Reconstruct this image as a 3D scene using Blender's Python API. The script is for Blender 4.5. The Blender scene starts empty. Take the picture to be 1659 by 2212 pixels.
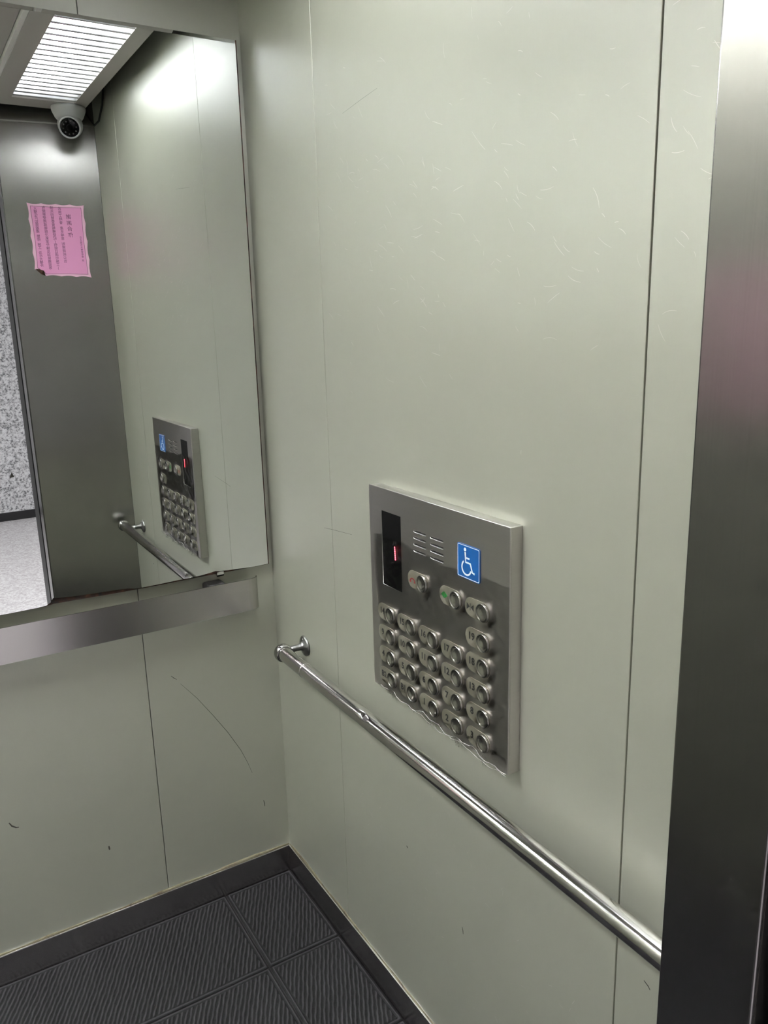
import bpy, bmesh, math, random
from mathutils import Matrix, Vector
random.seed(7)
PI = math.pi
scene = bpy.context.scene
C = scene.collection

# ------------------------------------------------------------------ camera, world, exposure
cam_d = bpy.data.cameras.new('camera'); cam = bpy.data.objects.new('camera', cam_d); C.objects.link(cam)
cam_d.sensor_fit = 'HORIZONTAL'; cam_d.sensor_width = 36.0; cam_d.lens = 36.0 * 1717.18 / 1659.0
cam_d.clip_start = 0.01
R = ((0.85245627, -0.52212707, -0.02648829), (-0.14388219, -0.18559801, -0.97203462), (0.50260942, 0.83242819, -0.23333897))
cam.matrix_world = Matrix(((R[0][0], -R[1][0], -R[2][0], -0.7609), (R[0][1], -R[1][1], -R[2][1], -1.8213),
                           (R[0][2], -R[1][2], -R[2][2], 1.5), (0, 0, 0, 1)))
scene.camera = cam
world = bpy.data.worlds.new('world'); scene.world = world; world.use_nodes = True
world.node_tree.nodes['Background'].inputs[0].default_value = (0.6, 0.63, 0.7, 1)
world.node_tree.nodes['Background'].inputs[1].default_value = 0.02
vs = scene.view_settings
vs.view_transform = 'Standard'; vs.look = 'None'; vs.gamma = 1.0; vs.use_curve_mapping = False
vs.exposure = 0.0
scene.cycles.blur_glossy = 0.3
scene.cycles.use_adaptive_sampling = True; scene.cycles.adaptive_threshold = 0.06; scene.cycles.adaptive_min_samples = 20; scene.cycles.sample_clamp_indirect = 30.0
scene.cycles.max_bounces = 6; scene.cycles.diffuse_bounces = 3; scene.cycles.glossy_bounces = 4; scene.cycles.transparent_max_bounces = 8
LAMP_R, LAMP_L = 34.0, 152.0          # fluorescent tubes in the car ceiling: left set made brighter to even the right wall
LOBBY = 26.0         # landing ceiling panels

# ------------------------------------------------------------------ materials
def new_mat(name):
    m = bpy.data.materials.new(name); m.use_nodes = True
    return m, m.node_tree.nodes, m.node_tree.links, m.node_tree.nodes['Principled BSDF']
def simple(name, col, rough=0.5, metal=0.0, spec=0.5, coat=0.0):
    m, n, l, p = new_mat(name)
    p.inputs['Base Color'].default_value = (*col, 1); p.inputs['Roughness'].default_value = rough
    p.inputs['Metallic'].default_value = metal; p.inputs['Specular IOR Level'].default_value = spec
    p.inputs['Coat Weight'].default_value = coat
    return m
def coords(n, l, scale, kind='Object'):
    tc = n.new('ShaderNodeTexCoord'); mp = n.new('ShaderNodeMapping'); mp.inputs['Scale'].default_value = scale
    l.new(tc.outputs[kind], mp.inputs['Vector']); return mp.outputs['Vector']
def ramp(n, stops):
    r = n.new('ShaderNodeValToRGB'); e = r.color_ramp.elements
    e[0].position, e[0].color = stops[0][0], (*stops[0][1], 1)
    e[1].position, e[1].color = stops[-1][0], (*stops[-1][1], 1)
    for pos, c in stops[1:-1]:
        k = e.new(pos); k.color = (*c, 1)
    return r
def noise(n, l, vec, scale=1.0, detail=3.0, rough=0.6):
    t = n.new('ShaderNodeTexNoise'); t.inputs['Scale'].default_value = scale; t.inputs['Detail'].default_value = detail
    t.inputs['Roughness'].default_value = rough; l.new(vec, t.inputs['Vector']); return t
def bump(n, l, height, p, strength, dist):
    b = n.new('ShaderNodeBump'); b.inputs['Strength'].default_value = strength; b.inputs['Distance'].default_value = dist
    l.new(height, b.inputs['Height']); l.new(b.outputs['Normal'], p.inputs['Normal'])

def wall_material():
    m, n, l, p = new_mat('green_grey_wall_laminate')
    big = noise(n, l, coords(n, l, (1, 1, 1)), 2.2, 3)
    r = ramp(n, [(0.3, (0.374, 0.384, 0.300)), (0.7, (0.404, 0.414, 0.328))])
    l.new(big.outputs['Fac'], r.inputs['Fac']); l.new(r.outputs['Color'], p.inputs['Base Color'])
    grain = noise(n, l, coords(n, l, (420, 420, 26)), 1.0, 2)
    rr = n.new('ShaderNodeMapRange'); rr.inputs['To Min'].default_value = 0.40; rr.inputs['To Max'].default_value = 0.52
    l.new(grain.outputs['Fac'], rr.inputs['Value']); l.new(rr.outputs['Result'], p.inputs['Roughness'])
    p.inputs['Specular IOR Level'].default_value = 1.0; p.inputs['Metallic'].default_value = 0.35
    p.inputs['Coat Weight'].default_value = 1.0; p.inputs['Coat IOR'].default_value = 1.9; p.inputs['Coat Roughness'].default_value = 0.44
    bump(n, l, grain.outputs['Fac'], p, 0.22, 0.0006)
    return m
def steel(name, col=(0.56, 0.55, 0.53), rough=0.26, aniso=0.75, grain_vertical=True, scale=(900, 900, 6), bstr=0.0):
    m, n, l, p = new_mat(name)
    p.inputs['Metallic'].default_value = 1.0
    g = noise(n, l, coords(n, l, scale), 1.0, 2)
    big = noise(n, l, coords(n, l, (3, 3, 3)), 1.0, 3)
    mix = n.new('ShaderNodeMath'); mix.operation = 'MULTIPLY_ADD'; mix.inputs[1].default_value = 0.5
    l.new(g.outputs['Fac'], mix.inputs[0]); l.new(big.outputs['Fac'], mix.inputs[2])
    r = ramp(n, [(0.45, tuple(c * 0.93 for c in col)), (1.05 if False else 1.0, tuple(min(1, c * 1.07) for c in col))])
    l.new(mix.outputs[0], r.inputs['Fac']); l.new(r.outputs['Color'], p.inputs['Base Color'])
    p.inputs['Roughness'].default_value = rough
    p.inputs['Anisotropic'].default_value = aniso
    p.inputs['Anisotropic Rotation'].default_value = 0.0 if grain_vertical else 0.25
    t = n.new('ShaderNodeTangent'); t.direction_type = 'RADIAL'; t.axis = 'Z'
    l.new(t.outputs['Tangent'], p.inputs['Tangent'])
    if bstr: bump(n, l, g.outputs['Fac'], p, bstr, 0.0005)
    return m
def granite(name, dark, mid, light, scale, rough):
    m, n, l, p = new_mat(name)
    v = coords(n, l, (1, 1, 1))
    a = noise(n, l, v, scale, 4, 0.75); b = noise(n, l, v, scale * 0.33, 2)
    mx = n.new('ShaderNodeMath'); mx.operation = 'MULTIPLY_ADD'; mx.inputs[1].default_value = 0.3
    l.new(b.outputs['Fac'], mx.inputs[0]); l.new(a.outputs['Fac'], mx.inputs[2])
    r = ramp(n, [(0.52, dark), (0.62, mid), (0.74, light)])
    l.new(mx.outputs[0], r.inputs['Fac']); l.new(r.outputs['Color'], p.inputs['Base Color'])
    p.inputs['Roughness'].default_value = rough
    return m
def emitter(name, col, strength):
    m, n, l, p = new_mat(name)
    p.inputs['Base Color'].default_value = (0.9, 0.9, 0.9, 1)
    p.inputs['Emission Color'].default_value = (*col, 1); p.inputs['Emission Strength'].default_value = strength
    return m
def film_material():
    m, n, l, p = new_mat('clear_plastic_film')
    n.remove(p); out = n['Material Output']
    tr = n.new('ShaderNodeBsdfTransparent'); tr.inputs[0].default_value = (0.985, 0.98, 0.97, 1)
    gl = n.new('ShaderNodeBsdfGlossy'); gl.inputs['Roughness'].default_value = 0.10
    fr = n.new('ShaderNodeFresnel'); fr.inputs['IOR'].default_value = 1.28
    nz = noise(n, l, coords(n, l, (1, 1, 1)), 55, 3, 0.6)
    b = n.new('ShaderNodeBump'); b.inputs['Strength'].default_value = 0.15; b.inputs['Distance'].default_value = 0.002
    l.new(nz.outputs['Fac'], b.inputs['Height'])
    for x in (gl, fr): l.new(b.outputs['Normal'], x.inputs['Normal'])
    mx = n.new('ShaderNodeMixShader'); l.new(fr.outputs[0], mx.inputs[0]); l.new(tr.outputs[0], mx.inputs[1]); l.new(gl.outputs[0], mx.inputs[2])
    l.new(mx.outputs[0], out.inputs['Surface'])
    return m
def rubber_material():
    m, n, l, p = new_mat('black_ribbed_rubber')
    v = coords(n, l, (1, 1, 1))
    a = noise(n, l, v, 260, 3)
    b = noise(n, l, v, 6, 3)
    mx = n.new('ShaderNodeMath'); mx.operation = 'MULTIPLY_ADD'; mx.inputs[1].default_value = 0.6
    l.new(b.outputs['Fac'], mx.inputs[0]); l.new(a.outputs['Fac'], mx.inputs[2])
    r = ramp(n, [(0.5, (0.004, 0.0038, 0.004)), (1.0, (0.010, 0.0096, 0.010))])
    l.new(mx.outputs[0], r.inputs['Fac'])
    tc = n.new('ShaderNodeTexCoord'); sx = n.new('ShaderNodeSeparateXYZ'); l.new(tc.outputs['Object'], sx.inputs[0])
    mr_ = n.new('ShaderNodeMapRange'); mr_.inputs['From Min'].default_value = 0.0050; mr_.inputs['From Max'].default_value = 0.0068
    l.new(sx.outputs['Z'], mr_.inputs['Value'])
    rib_tone = n.new('ShaderNodeMix'); rib_tone.data_type = 'RGBA'; rib_tone.inputs['B'].default_value = (0.036, 0.035, 0.037, 1)  # base colour turns paler with height, towards the rib tops
    l.new(mr_.outputs['Result'], rib_tone.inputs['Factor']); l.new(r.outputs['Color'], rib_tone.inputs['A']); l.new(rib_tone.outputs['Result'], p.inputs['Base Color'])
    p.inputs['Roughness'].default_value = 0.7; p.inputs['Specular IOR Level'].default_value = 0.25
    bump(n, l, a.outputs['Fac'], p, 0.25, 0.0008)
    return m
def sealant_material():
    m, n, l, p = new_mat('yellowed_sealant')
    a = noise(n, l, coords(n, l, (1, 1, 1)), 26, 4, 0.7)
    r = ramp(n, [(0.32, (0.035, 0.024, 0.013)), (0.42, (0.13, 0.108, 0.062)), (0.6, (0.19, 0.175, 0.105)), (0.8, (0.21, 0.208, 0.155))])
    l.new(a.outputs['Fac'], r.inputs['Fac']); l.new(r.outputs['Color'], p.inputs['Base Color'])
    p.inputs['Roughness'].default_value = 0.7
    return m
def rust_material():
    m, n, l, p = new_mat('corroded_mirror_backing')
    a = noise(n, l, coords(n, l, (1, 1, 1)), 45, 4, 0.7)
    r = ramp(n, [(0.38, (0.012, 0.010, 0.008)), (0.52, (0.05, 0.022, 0.012)), (0.68, (0.12, 0.05, 0.03))])
    l.new(a.outputs['Fac'], r.inputs['Fac']); l.new(r.outputs['Color'], p.inputs['Base Color'])
    p.inputs['Roughness'].default_value = 0.75
    return m

M = dict(
    wall=wall_material(),
    steel_v=steel('brushed_steel_upright_grain', (0.47, 0.455, 0.43), 0.26, 0.7, True),
    steel_j=steel('dimmed_jamb_steel', (0.23, 0.222, 0.218), 0.22, 0.7, True),  # darker copy of the return steel, dims the jamb's too bright reflections
    steel_h=steel('brushed_steel_level_grain', (0.52, 0.50, 0.485), 0.26, 0.7, False, (6, 6, 900)),
    steel_base=steel('skirting_steel', (0.48, 0.455, 0.45), 0.24, 0.6, False, (5, 5, 60)),
    panel=steel('brushed_steel_plate', (0.56, 0.54, 0.515), 0.30, 0.6, False, (8, 8, 1200)),
    chrome=steel('polished_steel_tube', (0.54, 0.525, 0.51), 0.13, 0.0, True, (30, 30, 30), 0.0),
    cast=steel('cast_bracket_steel', (0.24, 0.24, 0.23), 0.34, 0.0, True, (120, 120, 120), 0.5),
    capsteel=steel('dull_cap_steel', (0.36, 0.355, 0.34), 0.2, 0.0, True, (60, 60, 60), 0.0),
    button=steel('dished_button_steel', (0.58, 0.57, 0.54), 0.22, 0.0, True, (60, 60, 60), 0.0),
    plate=simple('pale_button_plate', (0.25, 0.238, 0.185), 0.42, 0.4),
    mirror=simple('silvered_glass', (0.80, 0.825, 0.80), 0.0, 1.0),
    rust=rust_material(), sealant=sealant_material(), rubber=rubber_material(), film=film_material(),
    black=simple('black_gloss', (0.003, 0.003, 0.003), 0.35, 0.0, 0.15), ink=simple('black_print', (0.012, 0.012, 0.012), 0.5),
    dark=simple('dark_cavity', (0.012, 0.011, 0.010), 0.6), darkmetal=simple('dark_door_edge', (0.03, 0.028, 0.027), 0.45, 0.5),
    led=emitter('red_led', (1.0, 0.012, 0.05), 5.0),
    blue=simple('blue_enamel', (0.003, 0.080, 0.28), 0.35), white=simple('white_print', (0.80, 0.82, 0.84), 0.4),
    red=simple('red_print', (0.30, 0.02, 0.02), 0.5), green=simple('green_print', (0.015, 0.21, 0.035), 0.45),
    pink=simple('pink_paper', (0.80, 0.33, 0.58), 0.65), pink_edge=simple('pale_pink_border', (0.86, 0.50, 0.66), 0.65),
    rose=simple('pale_rose_paper', (0.66, 0.42, 0.46), 0.6), pinkdark=simple('purple_border_line', (0.22, 0.08, 0.14), 0.6), pinkink=simple('plum_ink', (0.10, 0.025, 0.07), 0.6),
    ceil=simple('beige_ceiling_sheet', (0.42, 0.40, 0.37), 0.45, 0.0), ceil2=simple('grey_ceiling_sheet', (0.40, 0.385, 0.35), 0.4),
    edge_lit=simple('lit_edge_white', (0.72, 0.70, 0.68), 0.5), alu=simple('aluminium_trim', (0.75, 0.74, 0.72), 0.25, 1.0), blade=simple('louvre_blade_aluminium', (0.62, 0.62, 0.63), 0.25, 0.8),
    housing=simple('white_lamp_housing', (0.8, 0.8, 0.8), 0.4), tube=emitter('fluorescent_tube', (0.93, 0.95, 1.0), LAMP_R), tube_l=emitter('left_fluorescent_tube', (0.93, 0.95, 1.0), LAMP_L),
    lobbylamp=emitter('lobby_light_panel', (1.0, 0.97, 0.985), LOBBY),
    cctv=simple('white_camera_plastic', (0.55, 0.55, 0.55), 0.35), lens=simple('dark_lens_glass', (0.006, 0.006, 0.007), 0.08),
    irlamp=simple('infrared_lamp_glass', (0.12, 0.11, 0.11), 0.2), film_edge=simple('film_fold_edge', (0.42, 0.415, 0.39), 0.15, 0.0, 1.0),
    wire=simple('black_cable', (0.010, 0.010, 0.010), 0.5), scuff=simple('dark_scuff', (0.05, 0.045, 0.035), 0.6),
    scratch=simple('pale_scratch', (0.62, 0.61, 0.55), 0.35),
    gran_wall=granite('speckled_granite_wall', (0.16, 0.16, 0.17), (0.62, 0.62, 0.64), (0.92, 0.92, 0.94), 62, 0.35),
    gran_floor=granite('speckled_granite_floor', (0.58, 0.545, 0.565), (0.72, 0.69, 0.71), (0.93, 0.92, 0.93), 55, 0.45),
    frame=simple('black_door_frame', (0.006, 0.006, 0.006), 0.5), lobbywhite=simple('lobby_ceiling_paint', (0.75, 0.75, 0.74), 0.7), base_dark=simple('dark_stone_base', (0.03, 0.03, 0.032), 0.4),
)

# ------------------------------------------------------------------ mesh helpers
def link(o, parent=None):
    C.objects.link(o)
    if parent is not None: o.parent = parent
    return o
def mesh_obj(name, verts, faces, mat, parent=None, smooth=False, recalc=True):
    me = bpy.data.meshes.new(name); me.from_pydata([tuple(v) for v in verts], [], faces)
    if recalc:
        bm = bmesh.new(); bm.from_mesh(me); bmesh.ops.recalc_face_normals(bm, faces=bm.faces); bm.to_mesh(me); bm.free()
    me.materials.append(M[mat] if isinstance(mat, str) else mat)
    if smooth: me.polygons.foreach_set('use_smooth', [True] * len(me.polygons))
    return link(bpy.data.objects.new(name, me), parent)
def bm_obj(name, bm, mat, parent=None, smooth=False):
    bmesh.ops.recalc_face_normals(bm, faces=bm.faces)
    me = bpy.data.meshes.new(name); bm.to_mesh(me); bm.free(); me.materials.append(M[mat])
    if smooth: me.polygons.foreach_set('use_smooth', [True] * len(me.polygons))
    return link(bpy.data.objects.new(name, me), parent)
def box(name, x0, x1, y0, y1, z0, z1, mat, parent=None, bevel=0.0, seg=2):
    bm = bmesh.new(); bmesh.ops.create_cube(bm, size=1.0)
    for v in bm.verts:
        v.co = Vector((x0 + (x1 - x0) * (v.co.x + 0.5), y0 + (y1 - y0) * (v.co.y + 0.5), z0 + (z1 - z0) * (v.co.z + 0.5)))
    if bevel: bmesh.ops.bevel(bm, geom=bm.edges[:], offset=bevel, segments=seg, affect='EDGES', profile=0.5)
    return bm_obj(name, bm, mat, parent)
def empty(name, loc=(0, 0, 0)):
    o = bpy.data.objects.new(name, None); o.location = loc; o.empty_display_size = 0.05
    return link(o)
def tag(o, label, cat, group=None):
    o['label'] = label; o['category'] = cat
    if group: o['group'] = group
    return o
def struct(o, label=None):
    o['kind'] = 'structure'
    if label: o['label'] = label
    return o
def adopt(root, loc):
    """put an Empty's origin at loc while its children keep world coordinates"""
    root.location = loc
    for ch in root.children: ch.location = ch.location - Vector(loc)
def tube(name, pts, rad, mat, parent=None, seg=20, caps=True, radii=None):
    pts = [Vector(p) for p in pts]; verts = []; faces = []
    ref = None
    for i, p in enumerate(pts):
        t = (pts[min(i + 1, len(pts) - 1)] - pts[max(i - 1, 0)]).normalized()
        if ref is None: ref = t.orthogonal().normalized()
        ref = (ref - t * ref.dot(t)).normalized(); b = t.cross(ref)
        r = radii[i] if radii else rad
        for k in range(seg):
            a = 2 * PI * k / seg; verts.append(p + (ref * math.cos(a) + b * math.sin(a)) * r)
    for i in range(len(pts) - 1):
        for k in range(seg):
            a, c = i * seg + k, i * seg + (k + 1) % seg
            faces.append((a, c, c + seg, a + seg))
    if caps:
        faces.append(tuple(range(seg))); faces.append(tuple(range((len(pts) - 1) * seg, len(pts) * seg)))
    o = mesh_obj(name, verts, faces, mat, parent)
    o.data.polygons.foreach_set('use_smooth', [len(f.vertices) == 4 for f in o.data.polygons])
    return o
def lathe(name, prof, origin, axis, mat, parent=None, seg=28):
    """prof: (radius, height along axis)"""
    ax = Vector(axis).normalized(); u = ax.orthogonal().normalized(); w = ax.cross(u); o0 = Vector(origin)
    verts, faces = [], []
    for r, h in prof:
        for k in range(seg):
            a = 2 * PI * k / seg; verts.append(o0 + ax * h + (u * math.cos(a) + w * math.sin(a)) * max(r, 1e-5))
    for i in range(len(prof) - 1):
        for k in range(seg):
            a, c = i * seg + k, i * seg + (k + 1) % seg
            faces.append((a, c, c + seg, a + seg))
    faces.append(tuple(range(seg))); faces.append(tuple(range((len(prof) - 1) * seg, len(prof) * seg)))
    return mesh_obj(name, verts, faces, mat, parent, smooth=True)
def prism(name, pts, h0, h1, fr, mat, parent=None, bevel=0.0):
    """closed outline pts (a,b) in a plane, pulled from h0 to h1; fr maps (a,b,h) to a point"""
    n = len(pts)
    verts = [fr(a, b, h0) for a, b in pts] + [fr(a, b, h1) for a, b in pts]
    faces = [tuple(range(n)), tuple(range(n, 2 * n))] + [(i, (i + 1) % n, n + (i + 1) % n, n + i) for i in range(n)]
    o = mesh_obj(name, verts, faces, mat, parent)
    if bevel:
        bm = bmesh.new(); bm.from_mesh(o.data)
        bmesh.ops.bevel(bm, geom=[e for e in bm.edges if e.calc_face_angle(0) > 1.0], offset=bevel, segments=2, affect='EDGES')
        bm.to_mesh(o.data); bm.free()
    return o
def ring_prism(name, outer, inner, h0, h1, fr, mat, parent=None):
    n = len(outer); v = []
    for h in (h0, h1):
        for loop in (outer, inner): v += [fr(a, b, h) for a, b in loop]
    f = []
    for i in range(n):
        j = (i + 1) % n
        f += [(i, j, n + j, n + i), (2 * n + i, 2 * n + j, 3 * n + j, 3 * n + i), (i, j, 2 * n + j, 2 * n + i), (n + i, n + j, 3 * n + j, 3 * n + i)]
    return mesh_obj(name, v, f, mat, parent)
def stroke(pts, w):
    """outline of a polyline of width w"""
    L, Rr = [], []
    for i, (x, y) in enumerate(pts):
        a = pts[max(i - 1, 0)]; b = pts[min(i + 1, len(pts) - 1)]
        dx, dy = b[0] - a[0], b[1] - a[1]; d = math.hypot(dx, dy) or 1
        nx, ny = -dy / d * w / 2, dx / d * w / 2
        L.append((x + nx, y + ny)); Rr.append((x - nx, y - ny))
    return L + Rr[::-1]
def circle(cx, cy, r, n=24): return [(cx + r * math.cos(2 * PI * k / n), cy + r * math.sin(2 * PI * k / n)) for k in range(n)]
def rrect(a0, a1, b0, b1, r, n=5):
    out = []
    for cx, cy, s in ((a1 - r, b1 - r, 0), (a0 + r, b1 - r, 1), (a0 + r, b0 + r, 2), (a1 - r, b0 + r, 3)):
        for k in range(n + 1):
            t = (s + k / n) * PI / 2; out.append((cx + r * math.cos(t), cy + r * math.sin(t)))
    return out
def text_mesh(name, body, size, mat, matrix, parent=None, extrude=0.0002, offset=0.0, align='CENTER', line=1.0):
    cu = bpy.data.curves.new(name, 'FONT'); cu.body = body; cu.size = size; cu.extrude = extrude; cu.offset = offset
    cu.align_x = align; cu.align_y = 'CENTER'; cu.space_line = line; cu.resolution_u = 3
    t = bpy.data.objects.new(name, cu); C.objects.link(t)
    dg = bpy.context.evaluated_depsgraph_get()
    me = bpy.data.meshes.new_from_object(t.evaluated_get(dg), depsgraph=dg); me.name = name
    bpy.data.objects.remove(t); bpy.data.curves.remove(cu)
    me.transform(matrix); me.materials.clear(); me.materials.append(M[mat])
    return link(bpy.data.objects.new(name, me), parent)

# ------------------------------------------------------------------ the car shell  (corner of back and right wall at x=0, y=0)
XL = -1.556            # left wall
YG = -1.4575           # where the green right wall ends
YF = -1.4985           # inner face of the steel front wall
YJ = -1.572            # outer edge of the front wall (jamb depth)
XJ = -0.337            # right edge of the door opening
XJL = XL - XJ          # left edge of the opening
ZT = 2.42; HB = 0.0821; BT = 0.0045
S1, S2, SB = -0.3425, -1.168, -0.3423

wr = struct(box('wall_right', 0.012, 0.03, YJ, 0.012, 0, ZT, 'dark'), 'green-grey right wall of the car with upright panel joints')
for y0, y1 in ((YG, S2 - 0.0013), (S2 + 0.0013, S1 - 0.0007), (S1 + 0.0007, 0.0)):
    box('wall_panel', 0.0, 0.012, y0, y1, 0, ZT, 'wall', wr, 0.0008)
wb = struct(box('wall_back', XL - 0.03, 0.030, 0.012, 0.03, 0, ZT, 'dark'), 'green-grey back wall of the car behind mirror and flat rail')
for x0, x1 in ((XL, XL - SB - 0.0008), (XL - SB + 0.0008, SB - 0.0008), (SB + 0.0008, 0.012)):
    box('wall_panel', x0, x1, 0.0, 0.012, 0, ZT, 'wall', wb, 0.0006)
wl = struct(box('wall_left', XL - 0.03, XL - 0.012, YJ, 0.012, 0, ZT, 'dark'), 'green-grey left wall of the car, out of view')
for y0, y1 in ((YG, S2 - 0.0013), (S2 + 0.0013, S1 - 0.0007), (S1 + 0.0007, 0.0)):
    box('wall_panel', XL - 0.012, XL, y0, y1, 0, ZT, 'wall', wl, 0.0008)

# steel front wall: two returns and the header over the door
wf = struct(empty('wall_front', (XJ, YF, 0)), 'brushed steel front wall of the car around the open doorway')
yret = lambda x: YG + (YF - YG) * max(0.0, min(1.0, x / XJ if x > XL / 2 else (XL - x) / XJ))    # the returns are splayed slightly
up = lambda a, b, h: Vector((a, b, h))
for mx in ((lambda x: x), (lambda x: XL - x)):
    prism('return_panel', [(mx(-0.0008), YG - 0.0003), (mx(XJ + 0.0042), YF), (mx(XJ + 0.0042), YJ), (mx(-0.0008), YJ)], 0.0, ZT, up, 'steel_v', wf)
    a, b = sorted((mx(XJ), mx(XJ + 0.004)))
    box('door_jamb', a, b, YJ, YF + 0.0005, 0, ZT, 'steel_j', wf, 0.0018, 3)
    prism('header_lip', [(mx(-0.012), yret(-0.012) - 0.0005), (mx(XJ), YF - 0.0005), (mx(XJ), YF + 0.006), (mx(-0.012), yret(-0.012) + 0.006)], 2.218, 2.223, up, 'alu', wf)
box('header_panel', XJL + 0.0005, XJ - 0.0005, YJ + 0.004, YF - 0.002, 2.10, ZT, 'steel_v', wf, 0.002)
adopt(wf, (XJ, YF, 0))

# skirtings
struct(box('baseboard_back', XL + 0.0, -0.0005, -BT, -0.0003, 0.0015, HB, 'steel_base', None, 0.0012), 'low brushed steel skirting along the back wall')
struct(box('baseboard_right', -BT, -0.0003, YG, -BT - 0.0004, 0.0015, HB, 'steel_base', None, 0.0012), 'low brushed steel skirting along the right wall')
struct(box('baseboard_left', XL + 0.0003, XL + BT, YG, -BT - 0.0004, 0.0015, HB, 'steel_base', None, 0.0012), 'low brushed steel skirting along the left wall')
for o_, q in ((bpy.data.objects['baseboard_back'], (XL, -0.0005, -BT - 0.0008, -0.0004)), (bpy.data.objects['baseboard_right'], (-BT - 0.0008, -0.0004, YG, -BT - 0.0014))):
    box('skirting_glint', *q, HB + 0.0001, HB + 0.0016, 'alu', o_, 0.0005)  # added shiny strip stands in for the highlight along the skirting top
def sealant(parent, p0, p1, nrm):
    p0, p1, nrm = Vector(p0), Vector(p1), Vector(nrm); n = 90; v, f = [], []
    for i in range(n + 1):
        p = p0.lerp(p1, i / n)
        h = 0.0020 + 0.0060 * abs(math.sin(i * 0.23 + p0.x * 3) * math.sin(i * 0.071 + 1)) + random.random() * 0.002
        t = 0.0006 + random.random() * 0.0010
        v += [p, p + nrm * t, p + Vector((0, 0, h)) + nrm * 0.0003]
    for i in range(n):
        for a, b in ((0, 1), (1, 2), (2, 0)):
            f.append((3 * i + a, 3 * i + b, 3 * i + 3 + b, 3 * i + 3 + a))
    f += [(0, 1, 2), (3 * n, 3 * n + 1, 3 * n + 2)]
    return mesh_obj('sealant_bead', v, f, 'sealant', parent, smooth=True)
sealant(wb, (-0.002, 0, HB + 0.0017), (XL + 0.01, 0, HB + 0.0017), (0, -1, 0))
sealant(wr, (0, -0.002, HB + 0.0017), (0, YG, HB + 0.0017), (-1, 0, 0))

# ------------------------------------------------------------------ floor of ribbed rubber tiles
fl = struct(box('floor', XL - 0.012, 0.012, YJ, 0.012, -0.03, 0.0005, 'dark'), 'black ribbed rubber tile floor of the car')
TP = 0.297
def tile_mesh(w, d, seed):
    """tile with wavy raised ribs; origin at its right back corner, running to -x and -y"""
    rnd = random.Random(seed); ph = [rnd.random() * 6.28 for _ in range(8)]
    nx, ny = max(8, int(w / 0.0020)), max(8, int(d / 0.0028)); v, f = [], []
    ca, sa = 0.893, -0.450
    for j in range(ny + 1):
        for i in range(nx + 1):
            x, y = -w * i / nx, -d * j / ny
            e = min(-x, -y, w + x, d + y)
            s = (x * ca + y * sa); t = (-x * sa + y * ca)
            k = math.floor(s / 0.0098 + 0.5); s += 0.0005 * math.sin(t * 52 + ph[0]) + 0.0006 * math.sin(t * 118 + ph[1] + k * 2.4) + 0.0003 * math.sin(t * 290 + k * 4.1 + ph[2])
            r = 0.5 + 0.5 * math.cos(2 * PI * s / 0.0098)
            r = r * r * (3 - 2 * r)
            amp = 0.0028 * (0.88 + 0.12 * math.sin(t * 90 + k * 3.3 + ph[3]))
            if e < 0.0105:   h = 0.0000 if e < 0.0022 else (0.0034 if e < 0.0066 else 0.0002)

            else: h = 0.0010 + amp * r
            v.append((x, y, h + 0.003))
    for j in range(ny):
        for i in range(nx):
            a = j * (nx + 1) + i; f.append((a, a + 1, a + nx + 2, a + nx + 1))
    me = bpy.data.meshes.new('floor_tile'); me.from_pydata(v, [], f); me.materials.append(M['rubber'])
    me.polygons.foreach_set('use_smooth', [True] * len(me.polygons))
    bm = bmesh.new(); bm.from_mesh(me); bmesh.ops.recalc_face_normals(bm, faces=bm.faces)
    if sum(q.normal.z for q in bm.faces) < 0: bmesh.ops.reverse_faces(bm, faces=bm.faces)
    bm.to_mesh(me); bm.free()
    return me
TW = 0.595
D1 = TP - 0.0075     # first row, cut at the skirting
full = [tile_mesh(TW - 0.003, TP - 0.003, 3), tile_mesh(TW - 0.003, TP - 0.003, 11), tile_mesh(TW - 0.003, D1, 14)]
edge_t = [tile_mesh(0.195 - BT - 0.003, TP - 0.003, 5), tile_mesh(0.195 - BT - 0.003, TP - 0.003, 8), tile_mesh(0.195 - BT - 0.003, D1, 17)]
for j in range(5):
    y = -0.0060 if j == 0 else -j * TP - 0.0015
    for i in range(4):
        x = -BT - 0.0015 if i == 0 else -0.195 - (i - 1) * TW - 0.0015
        if x < XL + 0.02: continue
        me = (edge_t if i == 0 else full)[2 if j == 0 else (i + j) % 2]
        t = bpy.data.objects.new('floor_tile', me); t.location = (x, y, 0); link(t, fl)

# ------------------------------------------------------------------ ceiling: car roof and the hung sheets with louvred lamps
ce = struct(box('ceiling', XL - 0.012, 0.012, YJ, 0.012, ZT, ZT + 0.02, 'dark'), 'dark car roof above hung beige ceiling sheets')
ZC = 2.25
def frame_sheet(x0, x1, y0, y1, hx0, hx1, hy0, hy1, z0, z1, mat, parent):
    return ring_prism('lamp_sheet', [(x0, y0), (x1, y0), (x1, y1), (x0, y1)], [(hx0, hy0), (hx1, hy0), (hx1, hy1), (hx0, hy1)], z0, z1,
                      lambda a, b, h: Vector((a, b, h)), mat, parent)
LX0, LX1, LY0 = -0.295, -0.097, -1.29
LYB = (-0.34, -0.20)
for s in (0, 1):
    mx = (lambda x: x) if s == 0 else (lambda x: XL - x)
    a, b = sorted((mx(-0.352), mx(-0.052))); c, d = sorted((mx(LX0), mx(LX1)))
    frame_sheet(a, b, -1.392, -0.11, c, d, LY0, LYB[s], ZC, ZC + 0.022, 'ceil', ce)
    e = mx(-0.352); e0, e1 = sorted((e, e + (-0.012 if s == 0 else 0.012)))
    box('sheet_lit_edge', e0, e1, -1.392, -0.11, ZC + 0.002, ZC + 0.02, 'edge_lit', ce)  # pale strip colour stands in for light on the sheet's edge
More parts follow.
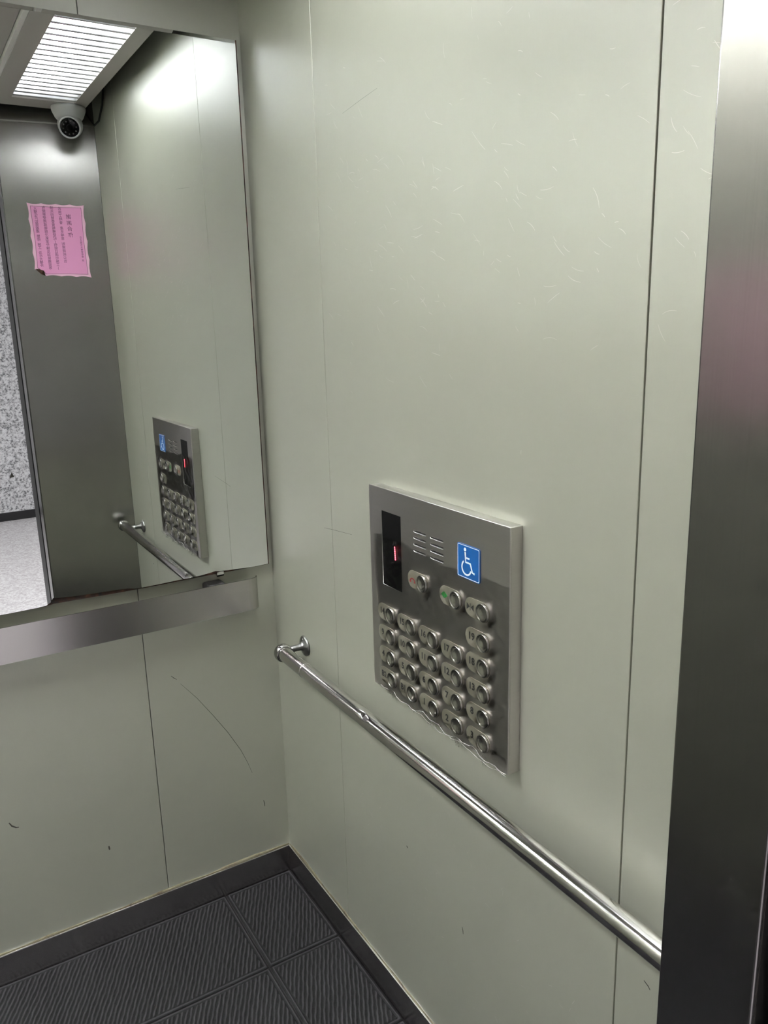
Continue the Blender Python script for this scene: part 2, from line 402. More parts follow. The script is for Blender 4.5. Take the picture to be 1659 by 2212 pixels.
box('centre_sheet', XL + 0.366, -0.366, -1.392, -0.11, ZC + 0.014, ZC + 0.03, 'ceil2', ce)

def louvre_light(s, label):
    mx = (lambda x: x) if s == 0 else (lambda x: XL - x)
    LY1 = LYB[s]; root = empty('louvre_light'); a, b = sorted((mx(LX0), mx(LX1)))
    # open-bottomed white housing
    w = 0.004; zt = ZC + 0.125; zb = ZC + 0.0225
    bm = bmesh.new()
    for x0, x1, y0, y1, z0, z1 in ((a - 0.012, a - 0.008, LY0 - 0.01, LY1 + 0.01, zb, zt), (b + 0.008, b + 0.012, LY0 - 0.01, LY1 + 0.01, zb, zt),
                                   (a - 0.008, b + 0.008, LY0 - 0.01, LY0 - 0.006, zb, zt), (a - 0.008, b + 0.008, LY1 + 0.006, LY1 + 0.01, zb, zt),
                                   (a - 0.012, b + 0.012, LY0 - 0.01, LY1 + 0.01, zt, zt + w)):
        g = bmesh.ops.create_cube(bm, size=1.0)
        for v in g['verts']: v.co = Vector((x0 + (x1 - x0) * (v.co.x + .5), y0 + (y1 - y0) * (v.co.y + .5), z0 + (z1 - z0) * (v.co.z + .5)))
    bm_obj('lamp_housing', bm, 'housing', root)
    for k in ((0.25, 0.57) if s == 0 else (0.13, 0.377, 0.623, 0.87)):
        x = a + (b - a) * k
        tube('lamp_tube', [(x, -1.02, ZC + 0.088), (x, LY1 - 0.08, ZC + 0.088)], 0.020 if s else 0.018, 'tube_l' if s else 'tube', root, 12)
    n = round((LY1 - LY0) / 0.0454); p = (LY1 - LY0) / n; first = None
    for i in range(n):
        y = LY1 - p * (i + 0.5)
        prof = [(-0.0008, 0.021), (0.0008, 0.021), (0.0050, 0.0030), (0.0042, 0.0008), (-0.0042, 0.0008), (-0.0050, 0.0030)]
        v = [(x, y + q, ZC + h) for x in (a + 0.0003, b - 0.0003) for q, h in prof]; m = len(prof)
        f = [tuple(range(m)), tuple(range(m, 2 * m))] + [(k, (k + 1) % m, m + (k + 1) % m, m + k) for k in range(m)]
        if first is None: first = mesh_obj('louvre_blade', v, f, 'blade', root); y_first = y
        else:
            o = bpy.data.objects.new('louvre_blade', first.data); o.location = (0, y - y_first, 0); link(o, root)
    tag(root, label, 'ceiling light')
    adopt(root, ((a + b) / 2, (LY0 + LY1) / 2, ZC))
louvre_light(0, 'glaring louvred ceiling light seen in the mirror beside the security camera')
louvre_light(1, 'louvred ceiling light over the left side of the car')

# ------------------------------------------------------------------ landing outside the door
LYW = -1.75; FAR = -5.2
struct(box('wall_landing', XJ + 0.004, 2.2, LYW, -1.632, 0, 2.7, 'frame'), 'dark landing wall right of the lift doorway')
struct(box('wall_landing_other', -3.2, XJL - 0.004, LYW, -1.632, 0, 2.7, 'frame'), 'dark landing wall left of the lift doorway')
struct(box('wall_landing_head', XJL - 0.004, XJ + 0.004, LYW, -1.632, 2.12, 2.7, 'frame'), 'dark landing wall above the lift doorway')
struct(box('door_1', XJ + 0.010, XJ + 0.30, -1.622, -1.582, 0.004, 2.14, 'darkmetal', None, 0.002), 'dark edge of the open lift door beside the jamb')
struct(box('door_2', XJL - 0.30, XJL - 0.010, -1.622, -1.582, 0.004, 2.14, 'darkmetal', None, 0.002), 'open lift door on the far side of the doorway')
struct(box('trim_1', XJL, XJ, -1.632, YJ - 0.001, -0.03, 0.001, 'alu'), 'metal door sill between car and landing')
lf = struct(box('floor_landing', -3.2, 2.2, FAR, -1.633, -0.03, 0.0, 'base_dark'), 'pale speckled granite landing floor seen in the mirror')
for i in range(9):
    for j in range(6):
        box('floor_slab', -3.2 + i * 0.6 + 0.0003, -3.2 + (i + 1) * 0.6 - 0.0003, FAR + j * 0.5945 + 0.0003, FAR + (j + 1) * 0.5945 - 0.0003, -0.02, 0.0015, 'gran_floor', lf)
fw = struct(box('wall_far', -3.2, 2.2, FAR - 0.05, FAR, 0, 2.7, 'base_dark'), 'speckled granite landing wall seen in the mirror')
for i in range(6):
    for j in range(3):
        box('wall_slab', -3.2 + i * 0.9 + 0.001, -3.2 + (i + 1) * 0.9 - 0.001, FAR, FAR + 0.012, 0.07 + j * 0.876 + 0.001, 0.07 + (j + 1) * 0.876 - 0.001, 'gran_wall', fw)
box('stone_base', -3.2, 2.2, FAR, FAR + 0.016, 0.0016, 0.07, 'base_dark', fw)
struct(box('wall_landing_end', 2.2, 2.25, FAR, LYW, 0, 2.7, 'gran_wall'), 'granite end wall of the landing')
struct(box('wall_landing_start', -3.25, -3.2, FAR, LYW, 0, 2.7, 'gran_wall'), 'granite end wall of the landing on the other side')
struct(box('ceiling_landing', -3.25, 2.25, FAR - 0.05, -1.632, 2.7, 2.75, 'lobbywhite'), 'white landing ceiling')
for i, (x, lab) in enumerate(((-2.2, 'square landing ceiling light far from the doorway'), (-0.6, 'square landing ceiling light facing the doorway'), (1.0, 'square landing ceiling light at the right end'))):
    root = empty('landing_light')
    box('light_frame', x - 0.33, x + 0.33, -2.83, -2.17, 2.682, 2.70, 'alu', root)
    box('light_diffuser', x - 0.3, x + 0.3, -2.8, -2.2, 2.676, 2.682, 'lobbylamp', root)
    tag(root, lab, 'ceiling light'); adopt(root, (x, -2.5, 2.7))

# ------------------------------------------------------------------ mirror on the back wall
mr = empty('wall_mirror'); MZ0, MZ1, MX0, MX1 = 0.9116, 2.1033, XL + 0.02, -0.0199
frB = lambda a, b, h: Vector((a, -h, b))       # a = x, b = z, h = distance from the back wall
low = [(-0.0199, 0.9122), (-0.06, 0.9118), (-0.085, 0.9128), (-0.10, 0.9140), (-0.125, 0.9150), (-0.138, 0.9165), (-0.146, 0.9158), (-0.158, 0.9190),
       (-0.17, 0.9172), (-0.195, 0.9148), (-0.222, 0.9136), (-0.25, 0.9140), (-0.30, 0.9128), (-0.352, 0.9126), (-0.366, 0.9160), (-0.40, 0.9185),
       (-0.45, 0.9205), (-0.49, 0.9225), (-0.530, 0.9270), (-0.536, 0.9180), (-0.545, 0.9130), (-0.56, 0.9118), (-0.62, 0.9112), (-0.70, 0.9116), (-1.0, 0.9110), (MX0, 0.9116)]
mx_out = [(MX1, MZ1 - 0.007)] + low + [(MX0, MZ1 - 0.007)]
gl = prism('mirror_glass', mx_out, 0.0172, 0.0209, frB, 'mirror', mr)
gl.data.materials.append(M['dark'])
for q in gl.data.polygons:
    if abs(q.normal.y) < 0.9: q.material_index = 1
# bevelled top margin of the glass
v = [frB(MX1, MZ1 - 0.0069, 0.0209), frB(MX0, MZ1 - 0.0069, 0.0209), frB(MX0, MZ1, 0.0204), frB(MX1, MZ1, 0.0204),
     frB(MX1, MZ1 - 0.0069, 0.0172), frB(MX0, MZ1 - 0.0069, 0.0172), frB(MX0, MZ1, 0.0172), frB(MX1, MZ1, 0.0172)]
mesh_obj('mirror_bevel', v, [(0, 1, 2, 3), (4, 5, 6, 7), (0, 1, 5, 4), (2, 3, 7, 6), (0, 3, 7, 4), (1, 2, 6, 5)], 'mirror', mr)
prism('mirror_backing', [(MX0 - 0.002, MZ0 - 0.0035), (-0.55, MZ0 - 0.0020), (-0.53, MZ0 + 0.001), (-0.40, MZ0 - 0.0018), (-0.30, MZ0 - 0.0025), (-0.2, MZ0 - 0.0015), (MX1 + 0.0042, MZ0 - 0.0015), (MX1 + 0.0042, MZ1 + 0.0012), (MX0 - 0.002, MZ1 + 0.0012)], 0.0005, 0.0170, frB, 'rust', mr)
bm = bmesh.new()
for q in ((0.0005, 0.0255, MZ0 - 0.0062, MZ0 - 0.0028), (0.0225, 0.0255, MZ0 - 0.0062, MZ0 + 0.0040)):
    g = bmesh.ops.create_cube(bm, size=1.0)
    for vv in g['verts']: vv.co = Vector((-0.1475 + vv.co.x * 0.017, -(q[0] + (q[1] - q[0]) * (vv.co.y + .5)), q[2] + (q[3] - q[2]) * (vv.co.z + .5)))
bm_obj('mirror_clip', bm, 'alu', mr)
tag(mr, 'large frameless mirror with corroded lower edge on the back wall', 'mirror'); adopt(mr, (-0.78, 0, MZ0))

# ------------------------------------------------------------------ flat steel rail below the mirror
rl = empty('flat_rail'); rz0, rz1 = 0.8105, 0.8915
sec = [(-0.0505, -0.0860), (-0.0500, -0.0780), (-0.0470, -0.0690), (-0.0415, -0.0610), (-0.0330, -0.0570)]   # (y, x): right end bends to the wall
out = [(x, y) for y, x in sec]
end_l = [(XL - x, y) for y, x in sec]
line = out[::-1] + end_l
th = 0.003
inner = []
for i, (x, y) in enumerate(line):
    a_, b_ = line[max(i - 1, 0)], line[min(i + 1, len(line) - 1)]
    dx, dy = b_[0] - a_[0], b_[1] - a_[1]; dd = math.hypot(dx, dy); inner.append((x + dy / dd * th * (1 if dx < 0 else 1), y - dx / dd * th))
bar = prism('rail_bar', line + inner[::-1], rz0, rz1, lambda a, b, h: Vector((a, b, h)), 'steel_h', rl)
for bx in (-0.165, -0.80, XL + 0.165):
    box('rail_bracket', bx - 0.024, bx + 0.024, -0.047, -0.0005, 0.842, 0.892, 'darkmetal', rl, 0.006)
tag(rl, 'flat brushed steel rail below the mirror on the back wall', 'handrail'); adopt(rl, (-0.78, 0, rz0))

# ------------------------------------------------------------------ round handrail on the right wall
hr = empty('round_handrail'); HX, HZ, HR = -0.0593, 0.7355, 0.0172
ya, yb = -0.176, -1.392
def dent_tube(y0, y1):
    n = 150; seg = 32; v, f = [], []
    for i in range(n + 1):
        y = y0 + (y1 - y0) * i / n
        for k in range(seg):
            a = 2 * PI * k / seg; r = HR
            # small knock on the upper outer side of the tube
            da = (a - 2.25 + PI) % (2 * PI) - PI
            r -= 0.0026 * math.exp(-((y + 0.575) / 0.011) ** 2 - (da / 0.45) ** 2)
            v.append((HX + r * math.cos(a), y, HZ + r * math.sin(a)))
    for i in range(n):
        for k in range(seg):
            a, c = i * seg + k, i * seg + (k + 1) % seg; f.append((a, c, c + seg, a + seg))
    f += [tuple(range(seg)), tuple(range(n * seg, (n + 1) * seg))]
    o = mesh_obj('rail_tube', v, f, 'chrome', hr); o.data.polygons.foreach_set('use_smooth', [len(q.vertices) == 4 for q in o.data.polygons])
dent_tube(ya, yb)
cap = [(0.0, 0.0215), (0.006, 0.0208), (0.0115, 0.0185), (0.0165, 0.0145), (0.0202, 0.009), (0.0220, 0.003), (0.0222, -0.003), (0.0212, -0.0085), (0.0195, -0.0110), (0.0173, -0.0113)]
lathe('end_cap', cap, (HX, ya + 0.001, HZ), (0, 1, 0), 'capsteel', hr)
lathe('end_cap', cap, (HX, yb - 0.001, HZ), (0, -1, 0), 'capsteel', hr)
lathe('rail_joint', [(0.0172, -0.0016), (0.01765, -0.0012), (0.01765, 0.0012), (0.0172, 0.0016)], (HX, -0.298, HZ), (0, 1, 0), 'alu', hr)
fl_prof = [(0.025, 0.0002), (0.0255, 0.003), (0.0225, 0.006), (0.013, 0.009), (0.0088, 0.014), (0.0078, 0.024), (0.0078, 0.0455)]
for y in (-0.176, -1.318):
    st = lathe('wall_bracket', fl_prof, (0, y, 0.7395), (-1, 0, 0), 'cast', hr)
    for dz in (-0.017, 0.017):
        lathe('bracket_screw', [(0.0034, 0.0), (0.0034, 0.0018), (0.0015, 0.0030)], (-0.0050, y, 0.7395 + dz), (-1, 0, 0), 'alu', st, 10)
tag(hr, 'round polished steel handrail with ball ends on the right wall below the button panel', 'handrail')
adopt(hr, (HX, ya, HZ))

# ------------------------------------------------------------------ lift control panel
cp = empty('control_panel'); PY, PZ, PW, PH, PD = -0.5476, 0.7974, 0.409, 0.405, 0.0242
P = lambda a, b, h: Vector((-h, PY - a, PZ + b))          # a to the viewer's right, b up, h out of the wall
# faceplate with real speaker slots and a display window
slots = []
for a0 in (0.1505, 0.2022):
    for k in range(4):
        slots.append(rrect(a0, a0 + 0.039, 0.3455 - 0.0118 * k - 0.0022, 0.3455 - 0.0118 * k + 0.0022, 0.00215, 4))
DW = (0.0435, 0.1101, 0.2188, 0.3630)
cu = bpy.data.curves.new('plate', 'CURVE'); cu.dimensions = '2D'; cu.fill_mode = 'BOTH'; cu.extrude = 0.0013; cu.bevel_depth = 0.0008; cu.bevel_resolution = 1
for loop in [rrect(0.0008, PW - 0.0008, 0.0008, PH - 0.0008, 0.0012, 2)] + slots + [[(DW[0], DW[2]), (DW[1], DW[2]), (DW[1], DW[3]), (DW[0], DW[3])]]:
    sp = cu.splines.new('POLY'); sp.points.add(len(loop) - 1); sp.use_cyclic_u = True
    for i, (a, b) in enumerate(loop): sp.points[i].co = (a, b, 0, 1)
tmp = bpy.data.objects.new('plate', cu); C.objects.link(tmp)
dg = bpy.context.evaluated_depsgraph_get(); me = bpy.data.meshes.new_from_object(tmp.evaluated_get(dg), depsgraph=dg)
bpy.data.objects.remove(tmp); bpy.data.curves.remove(cu); me.name = 'faceplate'
me.transform(Matrix(((0, 0, -1, -(PD - 0.0021)), (-1, 0, 0, PY), (0, 1, 0, PZ), (0, 0, 0, 1))))
me.materials.clear(); me.materials.append(M['panel']); link(bpy.data.objects.new('faceplate', me), cp)
pf = PD
prism('panel_box', rrect(0.0006, PW - 0.0006, 0.0006, PH - 0.0006, 0.001, 2), 0.0004, PD - 0.0043, P, 'panel', cp)
prism('slot_shade', rrect(0.145, 0.247, 0.298, 0.357, 0.003, 2), PD - 0.0043, PD - 0.0036, P, 'dark', cp)  # dark sheet puts the shade inside the speaker slots into its colour
dsp = prism('display_window', [(DW[0] + .0006, DW[2] + .0006), (DW[1] - .0006, DW[2] + .0006), (DW[1] - .0006, DW[3] - .0006), (DW[0] + .0006, DW[3] - .0006)], PD - 0.0042, PD - 0.0006, P, 'black', cp)
M['led'].cycles.emission_sampling = 'NONE'
for k in range(7):
    prism('led_dot', circle(0.0868 + 0.00028 * k, 0.3000 - 0.00375 * k, 0.0017, 10), PD - 0.0006, PD - 0.0003, P, 'led', dsp)
# wheelchair sign
sg = prism('access_sign', rrect(0.2812, 0.3390, 0.2990, 0.3550, 0.003, 4), PD, PD + 0.0016, P, 'blue', cp)
ring_prism('sign_border', rrect(0.2822, 0.3380, 0.3000, 0.3540, 0.0026, 4), rrect(0.2832, 0.3370, 0.3010, 0.3530, 0.0020, 4), PD + 0.0016, PD + 0.0018, P, 'white', sg)
h0, h1 = PD + 0.0016, PD + 0.0018
wheel = [(0.3055 + 0.0118 * math.cos(t), 0.3175 + 0.0118 * math.sin(t)) for t in [math.radians(x) for x in range(128, 352, 8)]]
bm = bmesh.new()
def add_prism(bm, pts):
    lo = [bm.verts.new(P(a, b, h0)) for a, b in pts]; hi = [bm.verts.new(P(a, b, h1)) for a, b in pts]; n = len(pts)
    bm.faces.new(lo); bm.faces.new(hi)
    for i in range(n): bm.faces.new((lo[i], lo[(i + 1) % n], hi[(i + 1) % n], hi[i]))
add_prism(bm, circle(0.3018, 0.3470, 0.0031, 16))
add_prism(bm, stroke([(0.3022, 0.3430), (0.3030, 0.3345), (0.3035, 0.3265), (0.3155, 0.3262), (0.3205, 0.3130), (0.3265, 0.3118)], 0.0033))
add_prism(bm, stroke([(0.3028, 0.3338), (0.3135, 0.3336)], 0.0027))
add_prism(bm, stroke(wheel, 0.0029))
bm_obj('wheelchair_symbol', bm, 'white', sg)

# call buttons
text_m = lambda a, b, h: Matrix(((0, 0, -1, -h), (-1, 0, 0, PY - a), (0, 1, 0, PZ + b), (0, 0, 0, 1)))
grid = {'14': (0.0705, 0.1630), '15': (0.1398, 0.1625), '16': (0.2093, 0.1618), '17': (0.2790, 0.1595), '9': (0.0705, 0.1195), '10': (0.1398, 0.1192),
        '11': (0.2093, 0.1184), '12': (0.2790, 0.1172), '4': (0.0705, 0.0755), '5': (0.1398, 0.0748), '6': (0.2093, 0.0740), '7': (0.2790, 0.0726),
        'B2': (0.0708, 0.0317), 'B1': (0.1402, 0.0311), '1': (0.2098, 0.0312), '2': (0.2793, 0.0292),
        '19': (0.3484, 0.2040), '18': (0.3488, 0.1610), '13': (0.3494, 0.1166), '8': (0.3498, 0.0733), '3': (0.3498, 0.0292),
        'alarm': (0.1786, 0.2560), 'open': (0.2765, 0.2545), 'close': (0.3474, 0.2543)}
dish = [(0.0155, 0.0010), (0.0155, 0.0042), (0.0146, 0.0052), (0.0134, 0.0050), (0.0128, 0.0044), (0.0126, 0.0040), (0.0116, 0.0046), (0.0085, 0.0036), (0.0045, 0.0028), (0.0, 0.0025)]
plate_me = dish_me = None
for key, (a, b) in grid.items():
    pts = rrect(-0.0470, 0.0158, -0.0163, 0.0163, 0.0160, 8)
    if plate_me is None:
        o = prism('call_button', pts, 0, 0.0011, lambda p, q, h: Vector((-h, -p, q)), 'plate', cp, 0.0); plate_me = o.data
        d = lathe('push_dish', dish, (0, 0, 0), (-1, 0, 0), 'button', o, 30); dish_me = d.data
    else:
        o = bpy.data.objects.new('call_button', plate_me); link(o, cp)
        d = bpy.data.objects.new('push_dish', dish_me); link(d, o)
    o.location = P(a, b, PD)
    mt = lambda da, db: Matrix(((0, 0, -1, -0.0012), (-1, 0, 0, -da), (0, 1, 0, db), (0, 0, 0, 1)))
    fl_ = lambda p, q, h: Vector((-h, -p, q))
    if key == 'alarm':
        pts = [(-0.0315 + 0.0070 * math.cos(t), -0.0045 + 0.0055 * math.sin(t)) for t in [PI * (0.97 - 0.94 * k / 12) for k in range(13)]]
        sh = stroke(pts, 0.0026)
        o['label'] = 'alarm button with red telephone mark'
        prism('telephone_mark', sh, 0.0011, 0.0014, fl_, 'red', o)
        for e in (-0.0315 - 0.0066, -0.0315 + 0.0066):
            prism('telephone_mark', rrect(e - 0.0021, e + 0.0021, -0.0066, -0.0028, 0.001, 3), 0.0011, 0.00145, fl_, 'red', o)
    elif key in ('open', 'close'):
        s = 1 if key == 'open' else -1; mtl = 'green' if key == 'open' else 'ink'; ca = -0.0330
        o['label'] = 'door-open button with green arrows' if s > 0 else 'door-close button with black arrows'
        for q in (-1, 1):
            base, tip = (0.0014, 0.0088) if s > 0 else (0.0088, 0.0014)
            prism('door_arrow', [(ca + q * base, 0.0055), (ca + q * tip, 0.0), (ca + q * base, -0.0055)], 0.0011, 0.0014, fl_, mtl, o)
        prism('door_line', rrect(ca - 0.0005, ca + 0.0005, -0.0060, 0.0060, 0.0004, 2), 0.0011, 0.0014, fl_, mtl, o)
    else:
        o['label'] = 'floor button marked ' + key
        text_mesh('numeral', key, 0.0168, 'ink', mt(-0.0312, 0.0008), o, 0.0001, 0.00050)
# clear film taped over the lower part
def film_h(a, b):
    h = PD + 0.0012
    for (ba, bb) in grid.values():
        d2 = ((a - ba) / 0.0185) ** 2 + ((b - bb) / 0.0185) ** 2
        if d2 < 9: h = max(h, PD + 0.0012 + 0.0050 * math.exp(-d2 ** 2.2 * 0.6))
    lowf = max(0.0, 1 - b / 0.035)
    h += 0.0002 * math.sin(a * 190 + 3 * math.sin(b * 110)) + 0.00015 * math.sin(b * 260 + a * 70)
    h += 0.0020 * lowf * (1 + math.sin(a * 330 + 5 * math.sin(a * 90) + b * 400))
    # the right-hand seam of the film lies on the plate edge
    return max(h, PD + 0.0006)
na, nb = 150, 120; v, f = [], []
for j in range(nb + 1):
    for i in range(na + 1):
        s, t = i / na, j / nb
        top = 0.3095 + 0.0045 * math.sin(s * 7.0 + 0.4) + 0.002 * math.sin(s * 31); bot = -0.004 + 0.0032 * math.sin(s * 27) + 0.0024 * math.sin(s * 71 + 1)
        a_l = 0.0125 + 0.017 * min(1, max(0, (0.75 - t) * 3)) ; a_r = 0.4075
        a = a_l + (a_r - a_l) * s; b = bot + (top - bot) * t
        v.append(P(a, b, film_h(a, b)))
for j in range(nb):
    for i in range(na):
        k = j * (na + 1) + i; f.append((k, k + 1, k + na + 2, k + na + 1))
film = mesh_obj('plastic_film', v, f, 'film', cp, smooth=True)
film['label'] = 'crinkled clear plastic film taped over the buttons'
# rolled, torn lower edge of the film
fold = []
for i in range(121):
    s = i / 120; a = 0.03 + 0.379 * s
    fold.append(P(a, 0.006 + 0.0038 * math.sin(s * 19) + 0.0018 * math.sin(s * 47 + 2) + 0.0005 * math.sin(s * 150), PD + 0.0040 + 0.0016 * math.sin(s * 47)))
tube('film_fold', fold, 0.0009, 'film_edge', cp, 6, True, [0.0002 + 0.0006 * abs(math.sin(i * 0.7)) for i in range(121)])
fold2 = [P(0.13 + 0.279 * i / 80, -0.001 + 0.0030 * math.sin(i * 0.17) + 0.0012 * math.sin(i * 0.61), PD + 0.0035 + 0.001 * math.sin(i * 0.5)) for i in range(81)]
tube('film_fold', fold2, 0.0005, 'film_edge', cp, 6)
tag(cp, 'brushed steel lift control panel with numbered buttons low on the right wall', 'control panel')
adopt(cp, (0, PY, PZ))

# ------------------------------------------------------------------ pink notice on the steel return (read in the mirror)
NX0, NX1, NZ0, NZ1 = -0.2585, -0.0655, 1.690, 1.950
F = lambda a, b, h: Vector((NX0 + a, yret(NX0 + a) + h, NZ0 + b))       # a towards the right wall
nw, nh = NX1 - NX0, NZ1 - NZ0
nt = empty('paper_notice')
edge = []
def scallop(p, q, n, amp, cusp):
    for i in range(n):
        for k in range(6):
            t = (i + k / 6) / n; s = abs(math.sin(PI * t * n)); 
            x = p[0] + (q[0] - p[0]) * t; y = p[1] + (q[1] - p[1]) * t
            dx, dy = q[1] - p[1], -(q[0] - p[0]); d = math.hypot(dx, dy)
            edge.append((x - dx / d * amp * s, y - dy / d * amp * s))
scallop((nw, 0.0), (nw, nh - 0.003), 4, 0.0035, 1); scallop((nw, nh - 0.003), (0.0, nh), 4, 0.0035, 1)
scallop((0.0, nh), (0.0, 0.030), 4, 0.0035, 1); scallop((0.0, 0.030), (0.036, 0.006), 1, 0.002, 1); scallop((0.036, 0.006), (nw, 0.0), 3, 0.0035, 1)
prism('paper_sheet', edge, 0.0004, 0.0010, F, 'pink_edge', nt)
inset = [(min(max(a, 0.010), nw - 0.010) if True else a, min(max(b, 0.010), nh - 0.010)) for a, b in
         [(nw - 0.010, 0.010), (nw - 0.0125, nh * 0.5), (nw - 0.010, nh - 0.012), (nw * 0.5, nh - 0.0125), (0.010, nh - 0.010), (0.0125, nh * 0.5), (0.010, 0.034), (0.038, 0.012), (nw * 0.6, 0.0125)]]
prism('print_border', inset, 0.0010, 0.00112, F, 'pinkdark', nt)
cx, cy = nw / 2, nh / 2
prism('print_field', [(cx + (a - cx) * 0.982, cy + (b - cy) * 0.986) for a, b in inset], 0.00112, 0.00124, F, 'pink', nt)
# curled, dirty lower corner
mesh_obj('curled_corner', [F(0.002, 0.030, 0.0012), F(0.034, 0.006, 0.0012), F(0.030, 0.024, 0.0085), F(0.012, 0.030, 0.0065), F(0.020, 0.012, 0.004)],
         [(0, 4, 3), (4, 1, 2), (3, 4, 2)], 'rust', nt)
cols = [('大樓住戶如需搬遷 整修 施工 及在大樓外', 0.026, 0.0112, nh - 0.020), ('有變更使用或裝設冷氣室外機及加裝鐵窗等', 0.054, 0.0117, nh - 0.016),
        ('請先向管委會報備登記(例假日請勿施工)', 0.081, 0.0117, nh - 0.016), ('若施工時會 產生噪音 則需提前公告', 0.108, 0.0122, nh - 0.018),
        ('謝 謝 合 作', 0.136, 0.0150, nh - 0.046), ('亞太國宅大樓管委會 啟', 0.170, 0.0085, nh - 0.118)]
for body, a, step, top in cols:
    size = 0.0122 if step < 0.0145 else 0.0185
    if step < 0.009: size = 0.0082
    k = 0
    stp = step if step < 0.0145 else 0.0125
    for ch in body:
        if ch == ' ':
            k += 0.55; continue
        # text faces +y: its reading direction runs towards -x
        m = Matrix(((-1, 0, 0, NX0 + a), (-(YF - YG) / XJ, 0, 1, yret(NX0 + a) + 0.00128), (0, 1, 0, top + NZ0 - stp * k), (0, 0, 0, 1)))
        text_mesh('lettering', ch, size, 'pinkink', m, nt, 0.00004, 0.0)
        k += 1 if step < 0.0145 else 1.15
tag(nt, 'pink paper notice with Chinese writing on the steel wall, seen in the mirror', 'notice')
adopt(nt, (NX0, yret(NX0), NZ0))
# a second pink sheet on the left wall shows only as a blur in the door jamb
n2 = empty('paper_notice')
box('paper_sheet', XL + 0.0004, XL + 0.0010, -0.98, -0.58, 1.27, 1.60, 'rose', n2)
box('paper_heading', XL + 0.0010, XL + 0.0013, -0.95, -0.61, 1.53, 1.585, 'rose', n2)
tag(n2, 'pink sheet on the left wall, mirrored as a blur in the steel jamb', 'notice'); adopt(n2, (XL, -0.78, 1.27))

# ------------------------------------------------------------------ security camera under the ceiling edge
sc = empty('security_camera'); SX, SY, SZ = -0.108, -1.345, ZC
lathe('camera_base', [(0.056, 0.0002), (0.057, 0.006), (0.055, 0.016), (0.047, 0.034), (0.042, 0.040), (0.0, 0.041)], (SX, SY, SZ), (0, 0, -1), 'cctv', sc, 32)
bc = Vector((SX, SY + 0.004, SZ - 0.058)); look = Vector((-0.24, 0.80, -0.42)).normalized()
prof = [(0.042 * math.sin(t), 0.042 * math.cos(t)) for t in [PI * (1 - k / 16) for k in range(0, 12)]]
prof += [(0.0375, 0.030), (0.0365, 0.034), (0.034, 0.0355), (0.0315, 0.0345), (0.0312, 0.031), (0.0, 0.031)]
ball = lathe('camera_ball', prof, bc, look, 'cctv', sc, 32)
lathe('lens_cover', [(0.031, 0.0311), (0.031, 0.0325), (0.024, 0.0335), (0.0, 0.034)], bc, look, 'lens', sc, 28)
u = look.orthogonal().normalized(); w = look.cross(u)
lathe('lens', [(0.0105, 0.0338), (0.0105, 0.0365), (0.008, 0.037), (0.0, 0.0358)], bc, look, 'black', sc, 20)
for k in range(10):
    t = 2 * PI * k / 10
    lathe('infrared_lamp', [(0.0028, 0.0334), (0.0028, 0.0350), (0.0012, 0.0360)], bc + (u * math.cos(t) + w * math.sin(t)) * 0.0215, look, 'irlamp', sc, 10)
tag(sc, 'white ball security camera under the ceiling corner, seen in the mirror', 'security camera'); adopt(sc, (SX, SY, SZ))
cb = tube('camera_cable', [(-0.050, -1.395, 2.262), (-0.030, -1.40, 2.235), (-0.018, -1.375, 2.205), (-0.012, -1.33, 2.212), (-0.010, -1.27, 2.250), (-0.012, -1.22, 2.300), (-0.02, -1.20, 2.36)], 0.0035, 'wire', None, 8)
tag(cb, 'black cable looping beside the security camera in the ceiling gap', 'cable')

# ------------------------------------------------------------------ scratches and scuffs
def strips(name, lines, frame, mat, parent):
    v, f = [], []
    for pts, wd in lines:
        o0 = len(v); n = len(pts)
        for i, (a, b) in enumerate(pts):
            p, q = pts[max(i - 1, 0)], pts[min(i + 1, n - 1)]; dx, dy = q[0] - p[0], q[1] - p[1]; d = math.hypot(dx, dy) or 1
            ww = wd * (0.35 + 0.65 * math.sin(PI * (i + 0.5) / n)); nx, ny = -dy / d * ww / 2, dx / d * ww / 2
            v += [frame(a + nx, b + ny, 0.0001), frame(a - nx, b - ny, 0.0001)]
        for i in range(n - 1): f.append((o0 + 2 * i, o0 + 2 * i + 1, o0 + 2 * i + 3, o0 + 2 * i + 2))
    o = mesh_obj(name, v, f, mat, parent, recalc=False); o['kind'] = 'stuff'; return o
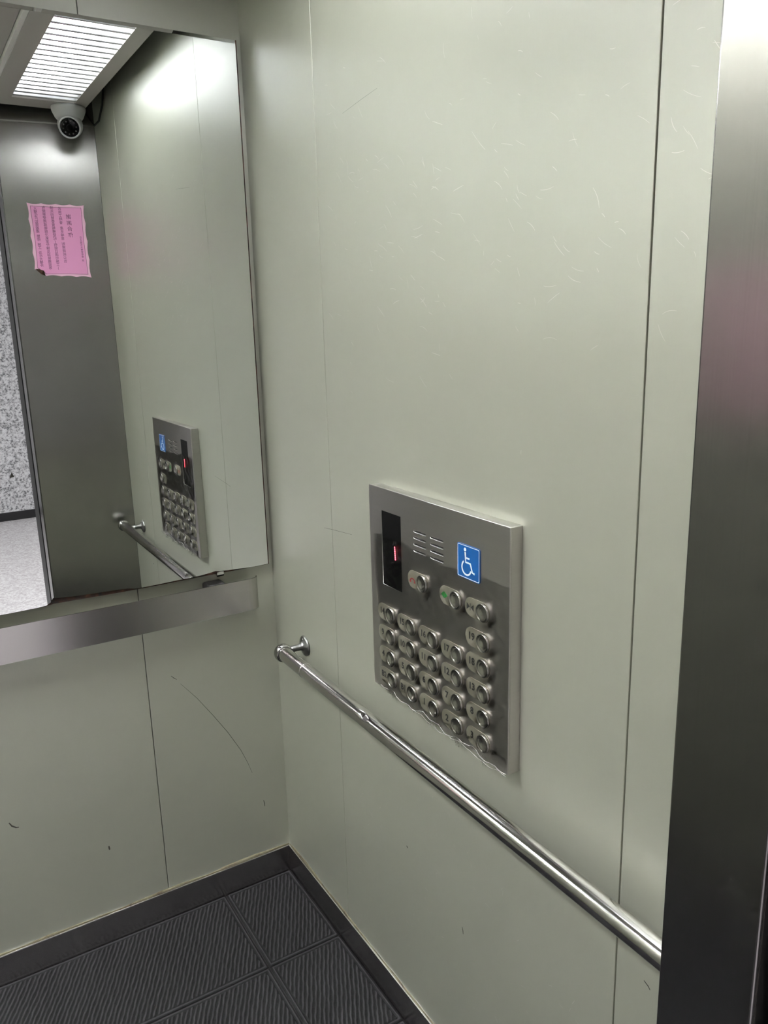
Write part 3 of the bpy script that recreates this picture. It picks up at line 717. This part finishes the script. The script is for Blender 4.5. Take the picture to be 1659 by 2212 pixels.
# chip on the far granite wall
mesh_obj('wall_chip', [(-0.0753, FAR + 0.0123, 0.3483), (-0.0367, FAR + 0.0123, 0.355), (-0.0523, FAR + 0.0123, 0.3949), (-0.0560, FAR + 0.0150, 0.365)], [(0, 1, 3), (1, 2, 3), (2, 0, 3), (0, 2, 1)], 'scuff', fw)
WR = lambda a, b, h: Vector((-h, a, b)); WB = lambda a, b, h: Vector((a, -h, b))
rnd = random.Random(21); sl = []
def arc(a, b, ang, ln, curv, wd, n=5):
    pts = []
    for i in range(n):
        t = ang + curv * (i / (n - 1) - 0.5); pts.append((a, b)); a += math.cos(t) * ln / (n - 1); b += math.sin(t) * ln / (n - 1)
    return pts, wd
for _ in range(230):
    y = rnd.uniform(-1.42, -0.38) ; z = rnd.gauss(1.68, 0.15)
    if abs(y - S2) < 0.02 or z > 2.1 or z < 1.25: continue
    sl.append(arc(y, z, rnd.gauss(0.55, 0.5) + (PI if rnd.random() < .5 else 0), rnd.uniform(0.006, 0.028), rnd.uniform(-0.8, 0.8), rnd.uniform(0.0004, 0.0009)))
for _ in range(60):
    sl.append(arc(rnd.uniform(-1.1, -0.40), rnd.uniform(0.18, 0.62), rnd.uniform(0, 6.28), rnd.uniform(0.004, 0.012), rnd.uniform(-0.6, 0.6), rnd.uniform(0.0004, 0.0008)))
strips('scratch_marks', sl, WR, 'scratch', wr)
strips('scuff_marks', [([(-0.3045, 1.0622), (-0.34, 1.066), (-0.4303, 1.0737)], 0.0007), ([(-0.4544, 1.8665), (-0.52, 1.874), (-0.5768, 1.8795)], 0.0004),
                       ([(-0.8035, 0.394), (-0.8055, 0.3878), (-0.806, 0.380)], 0.0022), ([(-1.218, 0.610), (-1.2254, 0.6068), (-1.229, 0.603)], 0.0022),
                       arc(-0.62, 0.45, 0.4, 0.006, 0, 0.003)], WR, 'scuff', wr)
big = [(-0.2626, 0.6413), (-0.225, 0.592), (-0.1877, 0.5336), (-0.152, 0.474), (-0.1212, 0.4136), (-0.105, 0.372), (-0.0941, 0.3363)]
strips('scuff_marks', [(big, 0.0012), ([(-0.284, 0.668), (-0.277, 0.660), (-0.271, 0.655)], 0.0015), ([(-0.0675, 0.245), (-0.0661, 0.2353), (-0.0655, 0.226)], 0.0022),
                       ([(-0.681, 0.412), (-0.676, 0.402), (-0.668, 0.395), (-0.662, 0.394)], 0.0035), ([(-0.4745, 0.268), (-0.474, 0.262), (-0.4735, 0.257)], 0.004)], WB, 'scuff', wb)
